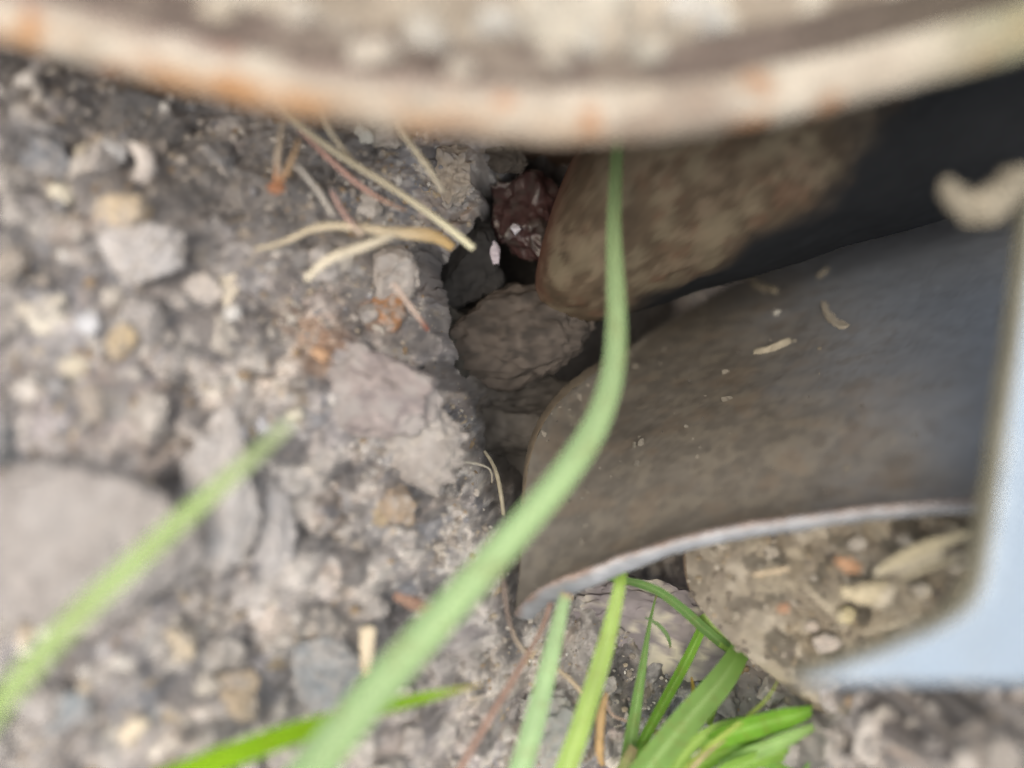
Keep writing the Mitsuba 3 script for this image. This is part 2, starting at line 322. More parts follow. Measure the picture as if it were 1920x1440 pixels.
# ------------------------------------------------------------------ curved steel scoop
scoop = thing('steel_scoop', 'curved dusty steel scoop plate with a worn pale lower edge, right of the hole', 'steel plate')
rows = [  # t = 0 (rim) .. 1 (deep under the pipe), each a list of (u, v, z) from left to right
    [(966, 1152, .000), (1008, 1108, .003), (1100, 1066, .006), (1300, 998, .011), (1500, 966, .016), (1800, 940, .024), (2050, 925, .030)],
    [(978, 1040, -.003), (1030, 1008, -.003), (1130, 975, -.002), (1310, 920, .001), (1500, 890, .006), (1800, 840, .014), (2050, 820, .020)],
    [(984, 930, -.008), (1040, 905, -.010), (1140, 870, -.011), (1320, 815, -.009), (1500, 780, -.004), (1800, 720, .004), (2050, 690, .010)],
    [(1002, 830, -.015), (1055, 805, -.021), (1150, 775, -.026), (1330, 715, -.027), (1500, 670, -.023), (1800, 600, -.014), (2050, 560, -.008)],
    [(1050, 752, -.024), (1100, 726, -.032), (1180, 695, -.040), (1340, 635, -.044), (1520, 580, -.040), (1800, 500, -.032), (2050, 440, -.025)],
    [(1130, 690, -.037), (1170, 668, -.046), (1240, 630, -.056), (1370, 570, -.062), (1540, 505, -.060), (1800, 420, -.054), (2050, 350, -.046)],
    [(1210, 630, -.056), (1250, 605, -.064), (1310, 570, -.072), (1420, 510, -.080), (1570, 440, -.080), (1800, 350, -.075), (2050, 280, -.066)]]
NS, NT = 220, 160
g = np.array([[at(*q) for q in r] for r in rows])
g1 = np.stack([smooth_path(r, NS) for r in g])                       # (7, NS, 3)
tt = np.linspace(0, 1, NT)
top = np.stack([CubicSpline(np.linspace(0, 1, 7), g1[:, i], axis=0)(tt) for i in range(NS)], 0)   # (NS, NT, 3)
ds, dt = np.gradient(top, axis=0), np.gradient(top, axis=1)
n = np.cross(ds, dt); n /= np.linalg.norm(n, axis=2, keepdims=True); n *= np.sign(n[..., 2:].mean())
flatv = top.reshape(-1, 3)
top = top + n * ((fbm(flatv, 60, 3, 100) - .5) * .0012 + (fbm(flatv, 900, 3, 101) - .5) * .00025).reshape(NS, NT, 1)
TH = np.interp(np.linspace(0, 1, NS), [0, .12, .35, 1], [.0046, .0042, .0030, .0022])[:, None, None] * (1 - .6 * sst(.04, .25, tt))[None, :, None]
bot = top - n * TH
def sheetcolor(v):
    gr = sst(.050, .095, v[:, 0] + .022 * (fbm(v, 70, 3, 102) - .5))  # bluer to the right: sky reflection put into the steel colour
    c = mixc(mottle(v, (.146, .132, .113), 4, 300, .45, (.178, .16, .132)), mottle(v, (.20, .225, .265), 6, 300, .12), gr)
    c = mixc(c, (.11, .095, .08), .5 * (1 - .8 * gr) * sst(.56, .70, fbm(v * [1, .6, 1], 330, 4, 103)))
    c = mixc(c, (.20, .150, .105), .3 * (1 - gr) * sst(.50, .70, fbm(v, 200, 4, 104)))
    return c
v = top.reshape(-1, 3)
put('inner_face', (v, grid_faces(NS, NT)), 'dusty_steel_mat', scoop, color=sheetcolor(v))
v = bot.reshape(-1, 3)
put('outer_face', (v, grid_faces(NS, NT)[:, ::-1]), 'dusty_steel_mat', scoop, color=mottle(v, (.14, .13, .125), 6, 300, .3))
def edge_strip(a_, b_, out, name, col, seed, col2):
    k = np.linspace(0, np.pi, 9)
    mid, half = (a_ + b_) / 2, (a_ - b_) / 2
    v = (mid[:, None] + np.cos(k)[None, :, None] * half[:, None] * 1.03 + np.sin(k)[None, :, None] * out[:, None] * .0007).reshape(-1, 3)
    v += (np.stack([fbm(v, 500, 3, seed + q) for q in range(3)], 1) - .5) * .0005
    c = mottle(v, col, seed, 420, .35)
    c = mixc(c, col2, .8 * np.clip(np.tile(np.cos(k), len(a_)) * 1.4 - .35 + 1.2 * (fbm(v, 500, 3, seed + 4) - .5), 0, 1))
    put(name, (v, grid_faces(len(a_), 9)), 'worn_steel_mat', scoop, color=c)
o = -dt[:, 0] / np.linalg.norm(dt[:, 0], axis=1, keepdims=True)
edge_strip(top[:, 0], bot[:, 0], o, 'worn_edge', (.27, .285, .31), 110, (.19, .12, .085))
o = -ds[0] / np.linalg.norm(ds[0], axis=1, keepdims=True)
edge_strip(top[0], bot[0], o, 'side_edge', (.16, .135, .105), 120, (.21, .17, .12))

# ------------------------------------------------------------------ pale blue-grey plate at the right
def ribbon_solid(outline, z_of, thick, bump, seed, res):
    """a slab with the given outline (x, y), upper side z_of(x, y): fine grid triangulated inside the outline"""

    pg = shapely.Polygon(outline)
    x0, y0, x1, y1 = pg.bounds
    xs, ys = np.meshgrid(np.arange(x0, x1, res), np.arange(y0, y1, res))
    pts = np.stack([xs.ravel(), ys.ravel()], 1)
    ring = np.array(pg.exterior.segmentize(res).coords)[:-1]
    inner = pg.buffer(-res * .6)
    pts = pts[shapely.contains_xy(inner, pts[:, 0], pts[:, 1])]
    allp = np.vstack([ring, pts])
    from scipy.spatial import Delaunay
    f = Delaunay(allp).simplices
    cen = allp[f].mean(1)
    f = f[shapely.contains_xy(pg, cen[:, 0], cen[:, 1])]
    nr = len(ring)
    return allp, f, nr

def up_faces(p, f):
    a = p[f]; s = np.cross(a[:, 1, :2] - a[:, 0, :2], a[:, 2, :2] - a[:, 0, :2])
    f = f.copy(); f[s < 0] = f[s < 0][:, ::-1]; return f

plate = thing('blue_steel_plate', 'smooth pale blue grey steel plate with a rounded notch beside the debris pocket', 'steel plate')
PZ = lambda v: .047 + .000008 * (np.asarray(v) - 700)
out_px = [(1950, 380), (1932, 560), (1912, 700), (1893, 830), (1876, 960), (1860, 1050), (1848, 1105), (1822, 1143), (1786, 1172), (1730, 1200), (1660, 1228), (1590, 1254), (1530, 1274), (1500, 1284), (2300, 1284), (2300, 380)]
ol = np.array([at(u, v, PZ(v)) for u, v in out_px])
n_in = 14
inn = smooth_path(ol[:n_in], 120)
ring = np.vstack([inn[:, :2], ol[n_in:, :2]])
pp, pf_, nr = ribbon_solid(ring, None, 0, 0, 0, .0016)
zz = np.interp(pp[:, 1], np.sort(inn[:, 1]), inn[np.argsort(inn[:, 1]), 2])
v = np.c_[pp, zz + (fbm(np.c_[pp, zz], 60, 2, 130) - .5) * .0006]
v[:, 2] -= .0005 * np.exp(-((np.minimum(.01, -poly_dist(pp, ring) * -1)) / .0006) ** 2)
c = mottle(v, (.31, .385, .475), 7, 120, .10); c = mixc(c, (.31, .36, .41), .5 * sst(.5, .7, fbm(v * [1, .3, 1], 300, 3, 131)))
put('face', (v, up_faces(v, pf_)), 'blue_steel_mat', plate, color=c)
# the notch's wall: dusty band below the rounded edge
tn = np.gradient(inn, axis=0)[:, :2]; tn /= np.linalg.norm(tn, axis=1, keepdims=True)
nn = np.stack([tn[:, 1], -tn[:, 0]], 1) * -1
nn *= np.sign(np.mean(nn[:40, 0])) * -1                              # points into the notch (towards -x)
k = np.linspace(0, 1, 14)
dep = .62 * np.array([0, .0003, .0008, .0014, .002, .0027, .0034, .0041, .0048, .0055, .0062, .007, .0078, .0085])
outw = np.array([0, .0003, .0005, .0006, .0006, .0006, .0006, .0006, .0006, .0006, .0006, .0005, .0003, 0])
v = np.concatenate([inn[:, None, :2] + nn[:, None] * outw[None, :, None], inn[:, None, 2:] - .0003 - dep[None, :, None]], -1).reshape(-1, 3)
v += (np.stack([fbm(v, 300, 3, 132 + q) for q in range(3)], 1) - .5) * .0004
c = mottle(v, (.25, .24, .18), 8, 250, .25); c = mixc(c, (.38, .40, .40), .8 * np.tile(1 - sst(.0, .0012, dep), 120))
put('notch_wall', (v, grid_faces(120, 14)), 'dusty_steel_mat', plate, color=c)
v2 = np.c_[pp, zz - .0056]
put('back', (v2, up_faces(v2, pf_)[:, ::-1]), 'dusty_steel_mat', plate, color=mottle(v2, (.3, .32, .35), 8, 250, .2))

# ------------------------------------------------------------------ earth-caked flange between scoop and plate
flange = thing('caked_flange', 'earth caked metal flange below the scoop edge, littered with dead leaves', 'metal flange')
FZ = lambda u: -.004 + .0155 * np.clip((np.asarray(u) - 1290) / 560, 0, 1.3)
fo = [(1284, 985), (1286, 1060), (1296, 1110), (1322, 1152), (1366, 1200), (1420, 1246), (1470, 1284), (1530, 1330), (1700, 1350), (1950, 1330), (1980, 950), (1640, 930), (1400, 950)]
fl = np.array([at(u, v, FZ(u)) for u, v in fo])
lo = smooth_path(fl[:9], 90)
ring = np.vstack([lo[:, :2], fl[9:, :2]])
pp, pf_, nr = ribbon_solid(ring, None, 0, 0, 0, .0006)
uu = pp[:, 0] / (K * .155) * 960 + 960
zb = FZ(uu)
q3 = np.c_[pp, zb]
edge = np.clip(poly_dist(pp, ring) / .004, 0, 1)
lump, lid = clods(pp + (np.stack([fbm(q3, 350, 3, 141), fbm(q3, 350, 3, 142)], 1) - .5) * .004, .0030, 17, .4, .8, .8)
cake = .35 + .65 * sst(1330, 1520, uu + 120 * (fbm(q3, 150, 2, 143) - .5))
zt = zb + edge * ((.0006 + .0050 * cake) * fbm(q3, 230, 4, 144) * 1.2 + lump * 1.1 * cake + .0016 * (fbm(q3, 1000, 3, 145) - .5))
v = np.c_[pp, zt]
c = np.array([(.20, .17, .125), (.34, .30, .23), (.13, .115, .09), (.26, .225, .175), (.40, .36, .29)])[np.random.default_rng(6).integers(0, 5, lid.max() + 1)][lid]
c = mixc(mottle(v, (.19, .168, .14), 9, 300, .7, (.33, .30, .26)), c * (.7 + .6 * fbm(v, 500, 4, 146))[:, None], cake)
put('earth_crust', (v, up_faces(v, pf_)), 'soil_mat', flange, color=np.clip(c, .03, .8))
w = np.concatenate([np.c_[lo[:, :2], FZ(lo[:, 0] / (K * .155) * 960 + 960)][:, None] - [0, 0, q] for q in (0, .0008, .0018, .0026)], 1).reshape(-1, 3)
put('metal_edge', (w, grid_faces(90, 4)), 'rust_mat', flange, color=mottle(w, (.20, .15, .11), 3, 500, .4))

# ------------------------------------------------------------------ stones
PEB = ['smooth', 'angular']
def place_stone(name, label, cat, u, v, ru, rv, rot, col, seed, h=.6, sink=.25, level=3, col2=None, mat='stone_mat', cuts=7, amt=.3, p=None, rough=.28, fine=.18, ms=8):
    if p is None: p = on_soil(u, v)
    q = px(p[2]); r3 = np.array([ru * q, rv * q, min(ru, rv) * q * h])
    sv, sf = stone(r3, seed, 3 + (max(ru, rv) > 30), cuts, rough, fine)
    a = math.radians(rot); M = np.array([[math.cos(a), -math.sin(a), 0], [math.sin(a), math.cos(a), 0], [0, 0, 1]])
    sv = sv @ M.T
    c = mottle(sv, np.asarray(col) * np.where(np.mean(col) > .55, .86, 1.12), seed, ms / max(r3), min(.6, amt * 1.6), col2)
    c = mixc(c, (.385, .365, .355), (0 if p[2] < -.02 or name == 'stone_slab' else .65 if amt > .17 else .2) * sst(.46, .62, fbm(sv + seed, 4 / max(r3), 4, seed + 2)))
    return put(name, (sv + p + [0, 0, r3[2] * (.5 - sink)], sf), mat, color=c, label=label, cat=cat)

S = place_stone
CREAM, WHITE, TAN, GREY, BLUE, PINK, OCHRE, BROWN = (.70, .64, .53), (.80, .79, .77), (.46, .38, .28), (.40, .38, .365), (.25, .275, .31), (.47, .40, .375), (.44, .355, .235), (.24, .19, .15)
S('boulder', 'large smooth pinkish grey stone at the lower left, behind the left green blade', 'stone', 140, 1015, 225, 200, 35, (.275, .255, .245), 1, .42, .45, 3, (.36, .335, .32), cuts=5, amt=.55, rough=.3, fine=.11, ms=10)
S('stone', 'upright smooth grey stone beside the large pinkish stone', 'stone', 430, 930, 84, 165, -4, (.40, .385, .38), 2, .55, .3, 3, (.45, .42, .40), amt=.25, cuts=2)
S('stone', 'flat pinkish brown stone at the left brink of the hole', 'stone', 705, 735, 125, 92, -38, (.28, .245, .24), 3, .5, .38, 3, (.23, .20, .205), amt=.4, cuts=3, fine=.2)
S('stone', 'pitted greyish stone below the pinkish brown stone on the brink', 'stone', 775, 855, 98, 84, 20, (.31, .285, .27), 4, .55, .36, 3, (.42, .39, .36), amt=.45, fine=.22)
S('stone', 'round brown knob of stone in a dark socket', 'stone', 748, 940, 40, 42, 0, (.30, .235, .175), 5, .9, .1, 3, amt=.3)
S('stone', 'pale grey clod with a tan cap at the upper left', 'stone', 262, 470, 84, 62, 10, (.47, .455, .455), 6, .8, .2, 3, (.42, .38, .34), amt=.2)
S('stone', 'tan rounded stone above the pale grey clod', 'stone', 240, 402, 46, 40, 0, (.50, .415, .30), 7, .8, .1, 3, amt=.25)
S('pebble', 'round white pebble perched on the ring shaped grey stone', 'pebble', 224, 288, 24, 25, 0, (.86, .86, .87), 8, 1, -.55, 3, amt=.08, cuts=3)
S('pebble', 'tall cream pebble left of the round white pebble', 'pebble', 162, 300, 19, 33, 8, CREAM, 9, .9, .0, 3, amt=.2)
S('pebble', 'blocky cream pebble below the tall cream pebble', 'pebble', 122, 374, 25, 27, 25, (.80, .75, .62), 10, .9, .0, 3, amt=.15)
S('pebble', 'big cream white block at the left edge of the earth', 'stone', 78, 588, 68, 46, 5, (.74, .70, .61), 11, .7, .05, 3, (.60, .54, .45), amt=.2)
S('pebble', 'smooth light grey pebble beside the cream white block', 'pebble', 175, 604, 26, 30, 0, (.52, .53, .56), 12, .8, .1, 3, amt=.12)
S('pebble', 'dull ochre pebble right of the light grey pebble', 'pebble', 230, 640, 27, 38, 6, OCHRE, 13, .8, .1, 3, amt=.2)
S('pebble', 'pale pinkish pebble touching the cream pebble below the curled straws', 'pebble', 385, 540, 36, 34, 30, (.62, .565, .52), 14, .8, .05, 3, amt=.2)
S('pebble', 'bright cream pebble right of the pale pinkish pebble', 'pebble', 432, 545, 22, 40, -10, (.82, .74, .61), 15, .8, -.05, 3, amt=.15)
S('pebble', 'small round white pebble under the bright cream pebble', 'pebble', 436, 587, 18, 17, 0, WHITE, 16, .9, 0, 2)
S('pebble', 'small glassy white pebble near the left blade tip', 'pebble', 495, 795, 14, 18, 10, (.82, .82, .88), 17, .9, 0, 2)
S('pebble', 'small bluish white pebble left of the glassy white one', 'pebble', 456, 812, 15, 14, 0, (.70, .71, .78), 18, .9, 0, 2)
S('pebble', 'small cream pebble at the very tip of the left blade', 'pebble', 553, 777, 18, 17, 0, (.74, .70, .57), 19, .9, 0, 2)
S('pebble', 'little tan pebble just above the left blade', 'pebble', 378, 895, 17, 16, 0, (.62, .51, .36), 20, .8, 0, 2)
S('pebble', 'slanted bright cream pebble near the bottom left', 'pebble', 243, 1368, 44, 20, 38, (.84, .74, .58), 21, .8, -.05, 3, amt=.15)
S('pebble', 'white pebble touching the left blade low down', 'pebble', 92, 1190, 19, 25, 0, (.78, .77, .69), 22, .8, .0, 2)
S('pebble', 'white oval pebble just below the rusty rim', 'pebble', 684, 254, 17, 24, 25, (.74, .74, .68), 23, .8, -.1, 3, amt=.1)
S('stone', 'dark blue grey stone at the upper left under the rim', 'stone', 88, 312, 52, 56, 20, (.19, .20, .22), 24, .7, .25, 3, amt=.2)
S('stone', 'blue grey flat stone near the bottom, left of the long blade', 'stone', 612, 1262, 78, 66, -10, (.235, .25, .27), 25, .5, .3, 3, (.32, .315, .31), amt=.4)
S('stone', 'brownish tan stone with a pale end above the slanted cream pebble', 'stone', 345, 1205, 48, 44, 30, (.47, .405, .31), 26, .7, .15, 3, (.58, .52, .44))
S('stone', 'dull brown stone in a shaded hollow near the bottom', 'stone', 452, 1300, 52, 46, 0, (.34, .28, .21), 27, .7, .25, 3)
S('stone', 'dark slate stone at the lower left corner', 'stone', 120, 1335, 56, 40, 25, (.22, .245, .265), 28, .6, .3, 3)
S('stone', 'white lump cut by the left edge under the rim', 'stone', -4, 188, 16, 30, 0, WHITE, 29, .8, 0, 3)
S('stone', 'yellowish speckled pebble above the large pinkish stone', 'pebble', 145, 695, 28, 32, 20, (.55, .50, .39), 30, .7, .15, 3)
S('stone', 'rust brown stone on the brink below the cream stem', 'stone', 722, 588, 46, 36, 60, (.30, .16, .085), 31, .7, .2, 3, (.24, .19, .15), amt=.35)
S('stone', 'grey brown clod overhanging the hole beneath the long straw', 'stone', 842, 335, 66, 52, -35, (.36, .315, .265), 32, .6, .25, 3, (.43, .385, .33), amt=.35)
S('stone', 'rounded grey stone with the curled stems across it', 'stone', 735, 520, 66, 60, 15, (.335, .305, .285), 33, .7, .3, 3, (.43, .405, .38), amt=.35)
S('stone', 'dark grey stone half buried at the left edge', 'stone', 4, 830, 22, 48, 0, (.09, .10, .11), 34, .6, .3, 3)
S('stone', 'grey upright chunk with a dark crevice beside it', 'stone', 505, 1010, 52, 110, 4, (.385, .37, .37), 35, .6, .25, 3, amt=.25, cuts=3)
# in the hole
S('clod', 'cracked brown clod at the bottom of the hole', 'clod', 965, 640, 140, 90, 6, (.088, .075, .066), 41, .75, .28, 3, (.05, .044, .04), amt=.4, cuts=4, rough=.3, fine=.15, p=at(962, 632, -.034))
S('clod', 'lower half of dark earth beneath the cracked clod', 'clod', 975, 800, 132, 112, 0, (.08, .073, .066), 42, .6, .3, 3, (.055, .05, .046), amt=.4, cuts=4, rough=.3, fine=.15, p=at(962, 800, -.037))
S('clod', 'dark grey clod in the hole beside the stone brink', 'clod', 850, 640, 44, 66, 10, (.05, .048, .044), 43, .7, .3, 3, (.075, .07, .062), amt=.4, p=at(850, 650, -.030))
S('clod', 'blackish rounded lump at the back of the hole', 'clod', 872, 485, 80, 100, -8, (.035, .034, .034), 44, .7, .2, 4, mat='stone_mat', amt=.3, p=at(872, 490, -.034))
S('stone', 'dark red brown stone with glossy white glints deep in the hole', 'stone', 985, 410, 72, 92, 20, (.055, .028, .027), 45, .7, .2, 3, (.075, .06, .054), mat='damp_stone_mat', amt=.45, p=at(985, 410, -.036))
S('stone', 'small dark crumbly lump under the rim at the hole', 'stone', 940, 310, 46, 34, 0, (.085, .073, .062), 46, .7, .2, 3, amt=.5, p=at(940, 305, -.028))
S('pebble', 'lilac white chip wedged between dark stones in the hole', 'chip', 930, 475, 11, 24, 8, (.55, .50, .56), 47, .7, 0, 2, p=at(930, 475, -.028))
S('pebble', 'tiny white glint of quartz on the dark red stone', 'chip', 966, 430, 9, 13, 30, (.72, .70, .76), 48, .7, 0, 2, p=at(966, 430, -.0265))  # white chip put in for a highlight on the stone
# slab under the scoop edge and earth at the tuft
S('stone_slab', 'purplish grey slab with pale lichen flecks behind the upright grass blades', 'stone', 1235, 1200, 235, 120, -12, (.25, .225, .24), 51, .25, .3, 3, (.60, .56, .47), amt=.5, cuts=5, rough=.2, ms=14)
S('stone', 'pale crusted stone at the lower corner of the flange', 'stone', 1452, 1298, 54, 34, -8, (.48, .435, .39), 52, .7, .1, 3, (.66, .63, .59), amt=.45)
S('stone', 'grey green stone between the two upright cut blades', 'stone', 1040, 1370, 72, 80, 10, (.27, .28, .27), 53, .5, .3, 3, (.34, .33, .30))
S('stone', 'grey bottom stone right of the stubby grass leaves', 'stone', 1480, 1425, 80, 40, 0, (.30, .29, .28), 54, .5, .35, 3)

# ring shaped stone that carries the white pebble
q = on_soil(238, 312); r0 = 42 * px(q[2]); th = np.linspace(-2.6, 1.2, 50)
(rv, rf), s01 = tube([q + [r0 * math.cos(t), r0 * .9 * math.sin(t), .0012] for t in th], [.0005, .0016, .0019, .0018, .0009], 60, 12, .8, .9, 3)
put('ring_stone', (rv, rf), 'stone_mat', color=mixc(mottle(rv, (.40, .375, .36), 5, 700, .3), (.72, .67, .64), sst(.45, .6, s01) * .8), label='curled pale rimmed grey stone under the round white pebble', cat='stone')
# cream lump on the pipe, by the plate
vv = np.linspace(-2.9, .1, 24)
(rv, rf), s01 = tube([at(1776, 338, .043), at(1790, 368, .043), at(1828, 388, .043), at(1868, 376, .043), at(1898, 345, .042), at(1935, 345, .041), at(1975, 362, .040)], [.0009, .0019, .0027, .0024, .0021, .0028, .0032], 60, 16, .8, 1.1, 8)
put('mortar_crumb', (rv, rf), 'stone_mat', color=mottle(rv, (.25, .225, .175), 12, 400, .6, (.36, .32, .245)), label='cream curved crumb of mortar stuck to the upper right edge of the pale plate', cat='crumb')

# half-buried stones of the earth itself: parts of the soil
rng = np.random.default_rng(77)
BASES = [stone((1, rng.uniform(.6, 1), rng.uniform(.45, .8)), 500 + k, 3, 8, .35, .25) for k in range(10)]
TONES = [(.36, .34, .325), (.30, .285, .28), (.42, .395, .37), (.25, .25, .26), (.44, .41, .37), (.32, .285, .25), (.38, .36, .35), (.22, .21, .205), (.34, .315, .30), (.52, .49, .46)]
PLY = {}
cnt = 0
while cnt < 190:
    u, v = rng.uniform(-60, 900), rng.uniform(110, 1500)
    if rng.random() < .22: u, v = rng.uniform(1540, 1980), rng.uniform(1300, 1500)
    elif rng.random() < .08: u, v = rng.uniform(960, 1520), rng.uniform(1280, 1480)
    if 0 < u < 335 and 850 < v < 1170: continue
    if u > 600 and 640 < v < 880: continue
    if u > 780 and v < 900: continue
    p = on_soil(u, v)
    kb, kt = rng.integers(10), rng.integers(10)
    if (kb, kt) not in PLY:
        PLY[kb, kt] = mikit.ply(BASES[kb], 'stone_mat', smooth=True, color=mottle(BASES[kb][0], TONES[kt], kb, 3.5, .6, (.40, .365, .335)))
    r = px(p[2]) * min(52, 10 + rng.exponential(14))
    scene[numbered('soil__stone')] = {**PLY[kb, kt], 'to_world': T().translate((p + [0, 0, r * .02]).tolist()).rotate([0, 0, 1], float(rng.uniform(0, 360))).rotate([1, 0, 0], float(rng.uniform(-25, 25))).scale(float(r))}
    cnt += 1

# grit: loose crumbs nobody could count
rng = np.random.default_rng(78)
N = 14000
uu, vv = rng.uniform(-100, 2000, N), rng.uniform(60, 1520, N)
pg = np.stack([(uu - 960) / 960 * K * .145, (720 - vv) / 960 * K * .145], 1)
keep = (poly_dist(pg, hp) < .002) & (rng.random(N) < sst(.4, .62, fbm(np.c_[pg, pg[:, :1] * 0], 90, 3, 160))) & ~((pg[:, 0] > .012) & (pg[:, 1] > -.052))
pg = pg[keep]; zg = soil_z(pg)
b = ICO[1]; nb = len(b.vertices)
rad = np.minimum(.0011, .00018 + rng.exponential(.00019, len(pg)))
jit = 1 + .45 * (rng.random((len(pg), nb, 1)) - .5)
sc = rng.uniform(.6, 1.2, (len(pg), 1, 3))
v = (b.vertices[None] * jit * sc * rad[:, None, None] + np.c_[pg, zg + rad * .3][:, None]).reshape(-1, 3)
f = (b.faces[None] + (np.arange(len(pg)) * nb)[:, None, None]).reshape(-1, 3)
gc = np.array([(.42, .39, .36), (.32, .29, .27), (.50, .47, .43), (.25, .25, .27), (.36, .33, .30), (.32, .24, .16), (.44, .38, .30), (.28, .25, .22), (.66, .64, .61)])[np.minimum(rng.integers(0, 25, len(pg)) // 3, 8)]
put('grit', (v, f), 'soil_mat', smooth=False, color=np.repeat(gc, nb, 0), label='fine grit and crumbs of earth scattered over the dry ground', cat='grit', kind='stuff')

# ------------------------------------------------------------------ dead stems, needles, chips
def stem(name, label, cat, pts, r_px, col, col_end=None, seed=0, flat=.9, m=10, lift=0.0, n=50, rough=.25, parent=None):
    P = [at(*q) if len(q) == 3 else on_soil(*q) + [0, 0, lift] for q in pts]
    q = px(np.mean([p[2] for p in P]))
    (v, f), s = tube(P, np.atleast_1d(r_px) * q, n, m, flat, rough, seed)
    c = mottle(v, col, seed, 900, .28)
    if col_end is not None: c = mixc(c, col_end, sst(.55, 1, s))
    return put(name, (v, f), 'straw_mat', parent, color=c, label=label, cat=cat)
STRAW = (.56, .50, .36)
stem('dry_straw', 'long straight pale straw reaching from the rim over the hole', 'straw', [(515, 195, .012), (600, 265, .0105), (735, 352, .009), (887, 465, .004)], [5.5, 5.5, 6, 7.5], (.50, .45, .33), (.66, .63, .45), 1)
stem('dry_needle', 'pinkish red needle lying just under the long straight straw', 'needle', [(560, 242, .0085), (620, 300, .0085), (700, 365, .0075), (762, 395, .0055)], [4, 5, 5, 2], (.46, .29, .25), (.36, .24, .17), 2)
stem('dry_straw', 'faint straw slipping down from the rim beside the white oval pebble', 'straw', [(596, 205, .012), (625, 255, .010), (672, 312, .0085)], [5, 5, 4], (.46, .41, .31), None, 3)
stem('dry_straw', 'short mottled cream straw on the grey brown clod', 'straw', [(738, 228, .008), (765, 265, .0075), (800, 310, .0068), (830, 360, .0052)], [5, 6, 7, 6], (.56, .50, .37), (.44, .40, .32), 4, rough=.7)
stem('curled_stem', 'curled tan stem with a thick amber end over the hole', 'stem', [(478, 466, .0145), (540, 450, .0135), (590, 428, .0125), (650, 424, .011), (740, 436, .009), (800, 440, .006), (848, 464, .0025)], [3, 5, 7, 8, 10, 14, 9], (.56, .49, .36), (.50, .35, .16), 5, flat=.7)
stem('bent_straw', 'bent cream stem crossing below the curled tan stem', 'stem', [(575, 525, .0155), (608, 492, .0155), (680, 462, .0145), (735, 441, .012)], [6, 8.5, 8.5, 7], (.66, .60, .47), None, 6, flat=.6)
stem('dry_needle', 'short pale pink needle with a dark red tip at the brink', 'needle', [(738, 532, .009), (765, 568, .007), (802, 618, .001)], [5, 5.5, 4.5], (.50, .40, .34), (.30, .12, .09), 7)
stem('dry_needle', 'thin grey needle below the rim left of the pinkish red one', 'needle', [(552, 305, .012), (590, 350, .011), (625, 405, .011)], [4.5, 6, 5], (.42, .40, .37), None, 9)
stem('dry_needle', 'small mauve needle ending at the curled tan stem', 'needle', [(622, 358, .0105), (645, 400, .011), (680, 440, .0125)], [4, 5, 6], (.42, .29, .26), (.54, .46, .38), 10)
nd = thing('needle_pair', 'pair of brown needles joined at an orange bud under the rim', 'needles')
stem('needle', None, None, [(530, 225, .0135), (522, 285, .0135), (516, 348, .0125)], [4, 6, 4], (.42, .35, .27), (.42, .20, .09), 11, parent=nd)
stem('needle', None, None, [(560, 262, .0135), (545, 305, .0135), (520, 350, .0125)], [3.5, 6, 4], (.36, .25, .15), (.42, .20, .09), 12, parent=nd)
sv, sf = stone((18 * px(.012), 13 * px(.012), 12 * px(.012)), 88, 2)
put('bud', (sv + at(520, 352, .0128), sf), 'straw_mat', nd, color=mottle(sv, (.33, .16, .09), 3, 900, .4))
stem('red_stem', 'long reddish brown stem leaning up to the scoop tip', 'stem', [(858, 1450, .016), (935, 1318, .013), (985, 1235, .009), (1015, 1180, .006), (1032, 1130, .005)], [6.5, 6.5, 6, 4, 3.5], (.29, .185, .145), (.30, .19, .15), 13)
stem('dark_stem', 'thin dark stem hanging past the tip of the scoop', 'stem', [(938, 1030, .002), (945, 1100, .003), (955, 1165, .003), (990, 1228, .000)], [3, 4, 4, 5], (.17, .13, .11), (.42, .36, .29), 14)
stem('thin_root', 'thin pale root crossing between two upright grass blades', 'root', [(1046, 1256, .001), (1075, 1280, .000), (1100, 1312, .000)], [4, 4.5, 4], (.50, .40, .28), None, 15)
stem('brown_stalk', 'orange brown stalk standing between the upright blades', 'stalk', [(1138, 1300, .002), (1126, 1350, .002), (1124, 1400, .003), (1130, 1432, .000)], [4, 9, 8, 5], (.42, .28, .13), None, 16, rough=.6)
stem('thin_root', 'fine curly root right of the orange brown stalk', 'root', [(1138, 1310, -.002), (1148, 1340, -.002), (1165, 1348, -.003), (1200, 1370, -.004)], [2.5, 2.5, 2, 2], (.40, .30, .24), None, 17)
stem('thin_root', 'greenish thread of root standing in the hole by the scoop', 'root', [(908, 846, -.018), (930, 885, -.016), (940, 930, -.014), (944, 965, -.013)], [3, 4, 4.5, 4], (.36, .33, .25), None, 18)
stem('thin_root', 'pale hair of root curving out of the brink stone', 'root', [(862, 866, -.006), (895, 870, -.008), (918, 880, -.012), (922, 905, -.018)], [2, 2.2, 2, 2], (.46, .43, .36), None, 19)
stem('bark_chip', 'flat red brown bark chip beside the long blade', 'bark', [(742, 1117, .0115), (775, 1132, .0115), (812, 1146, .0115)], [9, 13, 10], (.25, .15, .11), None, 20, flat=.4, rough=.6)
stem('wood_chip', 'upright cream wood splinter left of the long blade', 'wood', [(690, 1178, .0135), (688, 1215, .0145), (680, 1262, .013)], [16, 13, 10], (.66, .57, .43), (.60, .45, .29), 21, flat=.5, rough=.6)
stem('bark_chip', 'orange bark fleck on the rusty stain above the flat stone', 'bark', [(590, 655, .012), (612, 672, .012)], [10, 12], (.40, .25, .15), None, 22, flat=.5, rough=.8)
